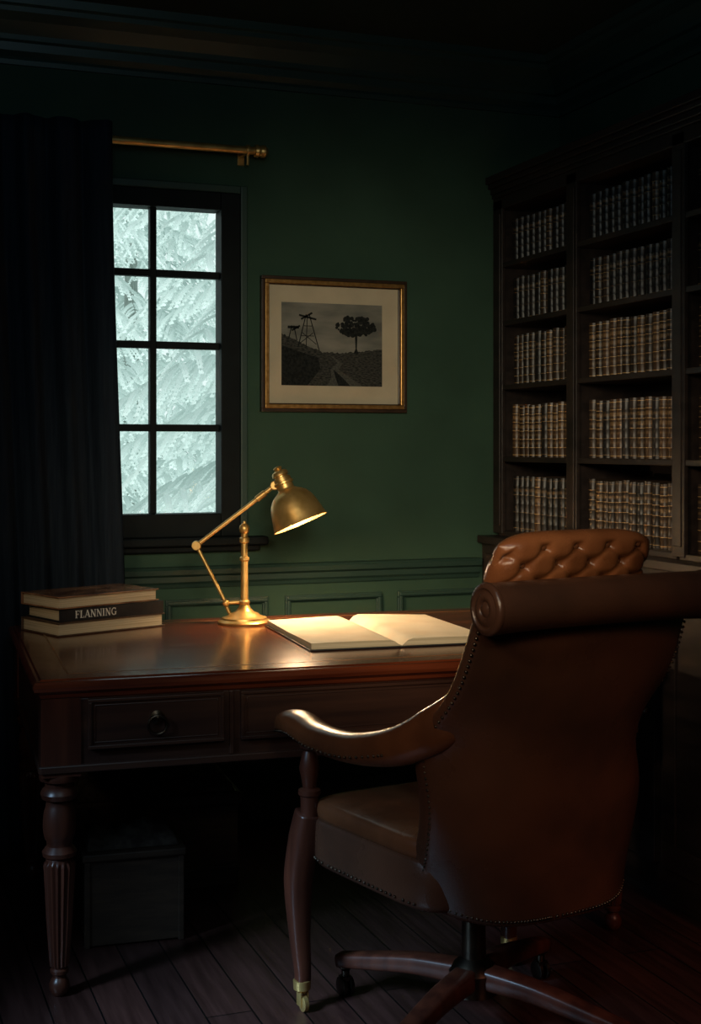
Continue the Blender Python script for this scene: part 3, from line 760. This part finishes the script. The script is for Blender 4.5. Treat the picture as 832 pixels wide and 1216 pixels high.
for j in range(nv):
    for i_ in range(nu):
        qf((F[j][i_], F[j][i_ + 1], F[j + 1][i_ + 1], F[j + 1][i_])); qf((Bk[j][i_], Bk[j + 1][i_], Bk[j + 1][i_ + 1], Bk[j][i_ + 1]))
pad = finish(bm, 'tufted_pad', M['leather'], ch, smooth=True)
pad['label'] = 'lighter tan diamond-tufted leather pad'
bm = bmesh.new(); ball(bm, (0, 0, 0), .0075, 2, (1, .6, 1)); bmesh.ops.recalc_face_normals(bm, faces=bm.faces)
bt = bpy.data.meshes.new('tuft_button'); bm.to_mesh(bt); bm.free(); bt.materials.append(M['leatherm'])
for p in bt.polygons: p.use_smooth = True
for row in (0, 1, -1):
    zc = zoff + row * B_ / 2
    for k in range(-3, 4):
        x = k * A_ + (A_ / 2 if row else 0)
        if abs(x - PXO) > .155: continue
        for sg in (-1, 1):
            o = bpy.data.objects.new('tuft_button', bt); COL.objects.link(o); o.parent = pad
            o.location = (x, ycp(zc) + sg * .034, zc)

# arms, posts, legs
for s in (-1, 1):
    bm = bmesh.new()
    path = [(s * .196, -.262, .780), (s * .236, -.210, .732), (s * .268, -.12, .686), (s * .287, .03, .655), (s * .298, .17, .652), (s * .300, .27, .664), (s * .299, .325, .658), (s * .297, .345, .632)]
    if s > 0: path = [(x, y * (.84 if y > 0 else 1), z) for x, y, z in path]
    tube(bm, path, [.022, .032, .038, .038, .041, .044, .040, .026], [.044, .048, .041, .033, .030, .030, .028, .018], seg=24, n=6, power=2.4)
    arm = finish(bm, 'armrest', M['leatherm'], ch, smooth=True, sub=1)
    P = catmull([Vector(p) for p in path[2:7]], 8)
    for k, q in enumerate(P): nail.append(Vector((q.x + s * .038, q.y, q.z - .015)))
    py = .255 if s < 0 else .235
    bm = bmesh.new()
    lathe(bm, [(.43, .020), (.50, .021), (.505, .026), (.515, .026), (.52, .016), (.54, .019), (.565, .024), (.59, .019), (.605, .014), (.612, .022), (.622, .024), (.635, .022), (.66, .02)], 24, Matrix.Translation((s * .283, py, 0)))
    smooth_by_angle(finish(bm, 'arm_post', M['mahogv'], ch))
    bm = bmesh.new()
    tube(bm, [(s * .280, .262, .46), (s * .287, .272, .40), (s * .297, .284, .30), (s * .295, .282, .18), (s * .290, .276, .09), (s * .291, .277, .06)], [.030, .034, .031, .023, .018, .016], seg=20, up=(0, 1, 0), power=3.2)
    fl = finish(bm, 'front_leg', M['mahogv'], ch, smooth=True)
    bm = bmesh.new(); T = Matrix.Translation((s * .291, .277, 0))
    lathe(bm, [(.072, .017), (.07, .021), (.05, .020), (.046, .015), (.04, .008)], 20, T)
    box(bm, s * .291 - .010, s * .291 - .0075, .262, .286, .012, .046); box(bm, s * .291 + .0075, s * .291 + .010, .262, .286, .012, .046)
    lathe(bm, [(-.007, .014), (-.005, .0185), (.005, .0185), (.007, .014)], 24, Matrix.Translation((s * .291, .268, .0187)) @ Matrix.Rotation(math.pi / 2, 4, 'Y'))
    smooth_by_angle(finish(bm, 'caster', M['brass'], fl))
# seat nail row
for k in range(len(so_)):
    a, b = so_[k], so_[(k + 1) % len(so_)]
    n_ = max(1, int(math.dist(a, b) / .014))
    for t in range(n_):
        x, y = a[0] + (b[0] - a[0]) * t / n_, a[1] + (b[1] - a[1]) * t / n_
        if y > -.15: nail.append(Vector((x * 1.003, y + (.001 if y > .25 else 0), .362)))
bm = bmesh.new()
for p in nail: ball(bm, p, .0038, 1)
nh = finish(bm, 'nailhead_trim', M['darkmetal'], ch, smooth=True); nh['kind'] = 'stuff'; nh['label'] = 'small bronze upholstery nailheads'
# swivel base
bm = bmesh.new(); lathe(bm, [(.075, .030), (.085, .052), (.135, .056), (.15, .045), (.165, .028), (.26, .026), (.27, .040), (.29, .045), (.30, .10), (.35, .11)], 28)
hub = smooth_by_angle(finish(bm, 'swivel_column', M['darkmetal'], ch))
for k in range(4):
    a = math.radians(118 + 90 * k); d_ = Vector((math.cos(a), math.sin(a), 0))
    bm = bmesh.new()
    tube(bm, [d_ * .03 + Vector((0, 0, .125)), d_ * .15 + Vector((0, 0, .118)), d_ * .27 + Vector((0, 0, .098)), d_ * .36 + Vector((0, 0, .082))], [.030, .027, .024, .022], [.026, .022, .019, .016], seg=16, power=4)
    lg = finish(bm, 'base_leg', M['mahogv'], ch, smooth=True)
    bm = bmesh.new(); c = d_ * .345
    lathe(bm, [(.04, .009), (.06, .010), (.068, .018), (.074, .018)], 16, Matrix.Translation(c)); box(bm, c.x - .012, c.x + .012, c.y - .012, c.y + .012, .036, .046)
    for sg in (-1, 1):
        lathe(bm, [(-.006, .018), (-.004, .0225), (.004, .0225), (.006, .018)], 22, Matrix.Translation((c.x + sg * .010, c.y, .0227)) @ Matrix.Rotation(math.pi / 2, 4, 'Y'))
    smooth_by_angle(finish(bm, 'caster', M['darkmetal'], lg))

# ------------------------------------------------------------------ things under the desk
cr_ = empty('wooden_crate', (.72, 3.68, 0), -4, 'dark wooden storage box on floor under desk', 'box')
bm = bmesh.new(); box(bm, -.125, .125, -.17, .17, .004, .225); box(bm, -.118, .118, -.163, .163, 0, .004)
for sx in (-.13, .115): 
    for sy in (-.175, .155): box(bm, sx, sx + .015, sy, sy + .02, 0.0, .225)
finish(bm, 'body', M['box'], cr_, bevel=.003)
bm = bmesh.new(); box(bm, -.135, .135, -.18, .18, .2255, .245); finish(bm, 'lid', M['box'], cr_, bevel=.004)
tr = empty('trunk', (.86, 4.02, 0), -3, 'low dark wooden trunk against wainscot under desk', 'trunk')
bm = bmesh.new(); box(bm, -.24, .24, -.13, .13, 0, .24); box(bm, -.245, .245, -.135, .135, .05, .065); finish(bm, 'body', M['box'], tr, bevel=.004)
bm = bmesh.new(); box(bm, -.25, .25, -.14, .14, .2405, .28); finish(bm, 'lid', M['box'], tr, bevel=.01)
def throw(name, cx_, cy_, z0_, hx_, hy_, amp, seed, rotz, label):
    bm = bmesh.new(); nx, ny = 60, 40; g0, g1 = [], []
    for j in range(ny + 1):
        r0, r1 = [], []
        for i_ in range(nx + 1):
            x = -hx_ + 2 * hx_ * i_ / nx; y = -hy_ + 2 * hy_ * j / ny
            e = min(1, min(i_, nx - i_, j, ny - j) / 5)
            z = z0_ + .002 + amp * (e ** .5) * (.55 + .9 * abs(noise.noise(Vector((x * 9, y * 14, seed))))) + .01 * noise.noise(Vector((x * 40, y * 40, seed))) * e
            r0.append(bm.verts.new((x, y, z))); r1.append(bm.verts.new((x, y, z0_ + .001)))
        g0.append(r0); g1.append(r1)
    for j in range(ny):
        for i_ in range(nx):
            bm.faces.new((g0[j][i_], g0[j][i_ + 1], g0[j + 1][i_ + 1], g0[j + 1][i_])); bm.faces.new((g1[j][i_], g1[j + 1][i_], g1[j + 1][i_ + 1], g1[j][i_ + 1]))
        for i_ in (0, nx): bm.faces.new((g0[j][i_], g1[j][i_], g1[j + 1][i_], g0[j + 1][i_]))
    for i_ in range(nx):
        for j in (0, ny): bm.faces.new((g0[j][i_], g0[j][i_ + 1], g1[j][i_ + 1], g1[j][i_]))
    o = finish(bm, name, M['throw'], smooth=True, loc=(cx_, cy_, 0), rot=(0, 0, math.radians(rotz)))
    tag(o, label, 'blanket')
throw('folded_throw', .86, 4.02, .280, .23, .125, .055, 1.3, -3, 'rumpled charcoal wool throw folded on the trunk')
throw('folded_throw', .72, 3.68, .245, .12, .15, .050, 7.7, -4, 'rumpled charcoal wool throw folded on the storage box')

# ------------------------------------------------------------------ lights
w = bpy.data.worlds.new('world'); scene.world = w; w.use_nodes = True
bg = w.node_tree.nodes['Background']; bg.inputs[0].default_value = (.84, .94, .93, 1); bg.inputs[1].default_value = 1.2
def light(name, kind, loc, e, col, target=None, **kw):
    l = bpy.data.lights.new(name, kind); l.energy = e; l.color = col
    for k_, v_ in kw.items(): setattr(l, k_, v_)
    o = bpy.data.objects.new(name, l); COL.objects.link(o); o.location = loc
    if target is not None: o.rotation_euler = (Vector(target) - Vector(loc)).to_track_quat('-Z', 'Y').to_euler()
    return o
lb = light('bulb_light', 'POINT', top + ax * .162, 13, (1, .72, .43), shadow_soft_size=.02); lb.parent = lamp
light('side_fill_light', 'SPOT', (-.3, 1.3, 1.9), 90, (1, .74, .47), (1.85, 3.25, .98), spot_size=math.radians(36), spot_blend=1.0, shadow_soft_size=.2)  # unseen warm fill spot added for the chair pad and lower books
light('wall_wash_light', 'SPOT', (.55, 1.0, 1.75), 145, (1, .88, .62), (1.74, 4.45, 1.16), spot_size=math.radians(42), spot_blend=1.0, shadow_soft_size=.25)  # unseen spot added to make the glow on the back wall
light('cool_side_fill', 'SPOT', (-1.0, 2.3, 1.4), 420, (.42, .70, 1.0), (1.0, 2.95, -.10), spot_size=math.radians(27), spot_blend=1.0, shadow_soft_size=.3)  # cool fill spot added inside the room to brighten the floor
light('chair_fill_light', 'SPOT', (-.5, .2, 1.8), 70, (1, .62, .38), (1.60, 2.35, .68), spot_size=math.radians(28), spot_blend=1.0, shadow_soft_size=.3)  # unseen warm spot added to lift the chair back
light('desk_fill_light', 'SPOT', (-.4, 2.0, 1.7), 75, (1, .74, .46), (.95, 4.0, .90), spot_size=math.radians(24), spot_blend=1.0, shadow_soft_size=.35)
light('floor_glow_light', 'SPOT', (2.0, .6, 1.9), 45, (1, .40, .26), (1.75, 2.75, 0), spot_size=math.radians(32), spot_blend=1.0, shadow_soft_size=.2)  # unseen red spot added to warm the floor at right
light('ambient_light', 'POINT', (.3, 1.3, 2.2), 13, (.55, .84, 1.0), shadow_soft_size=.5)  # unseen soft point light added as general cool fill
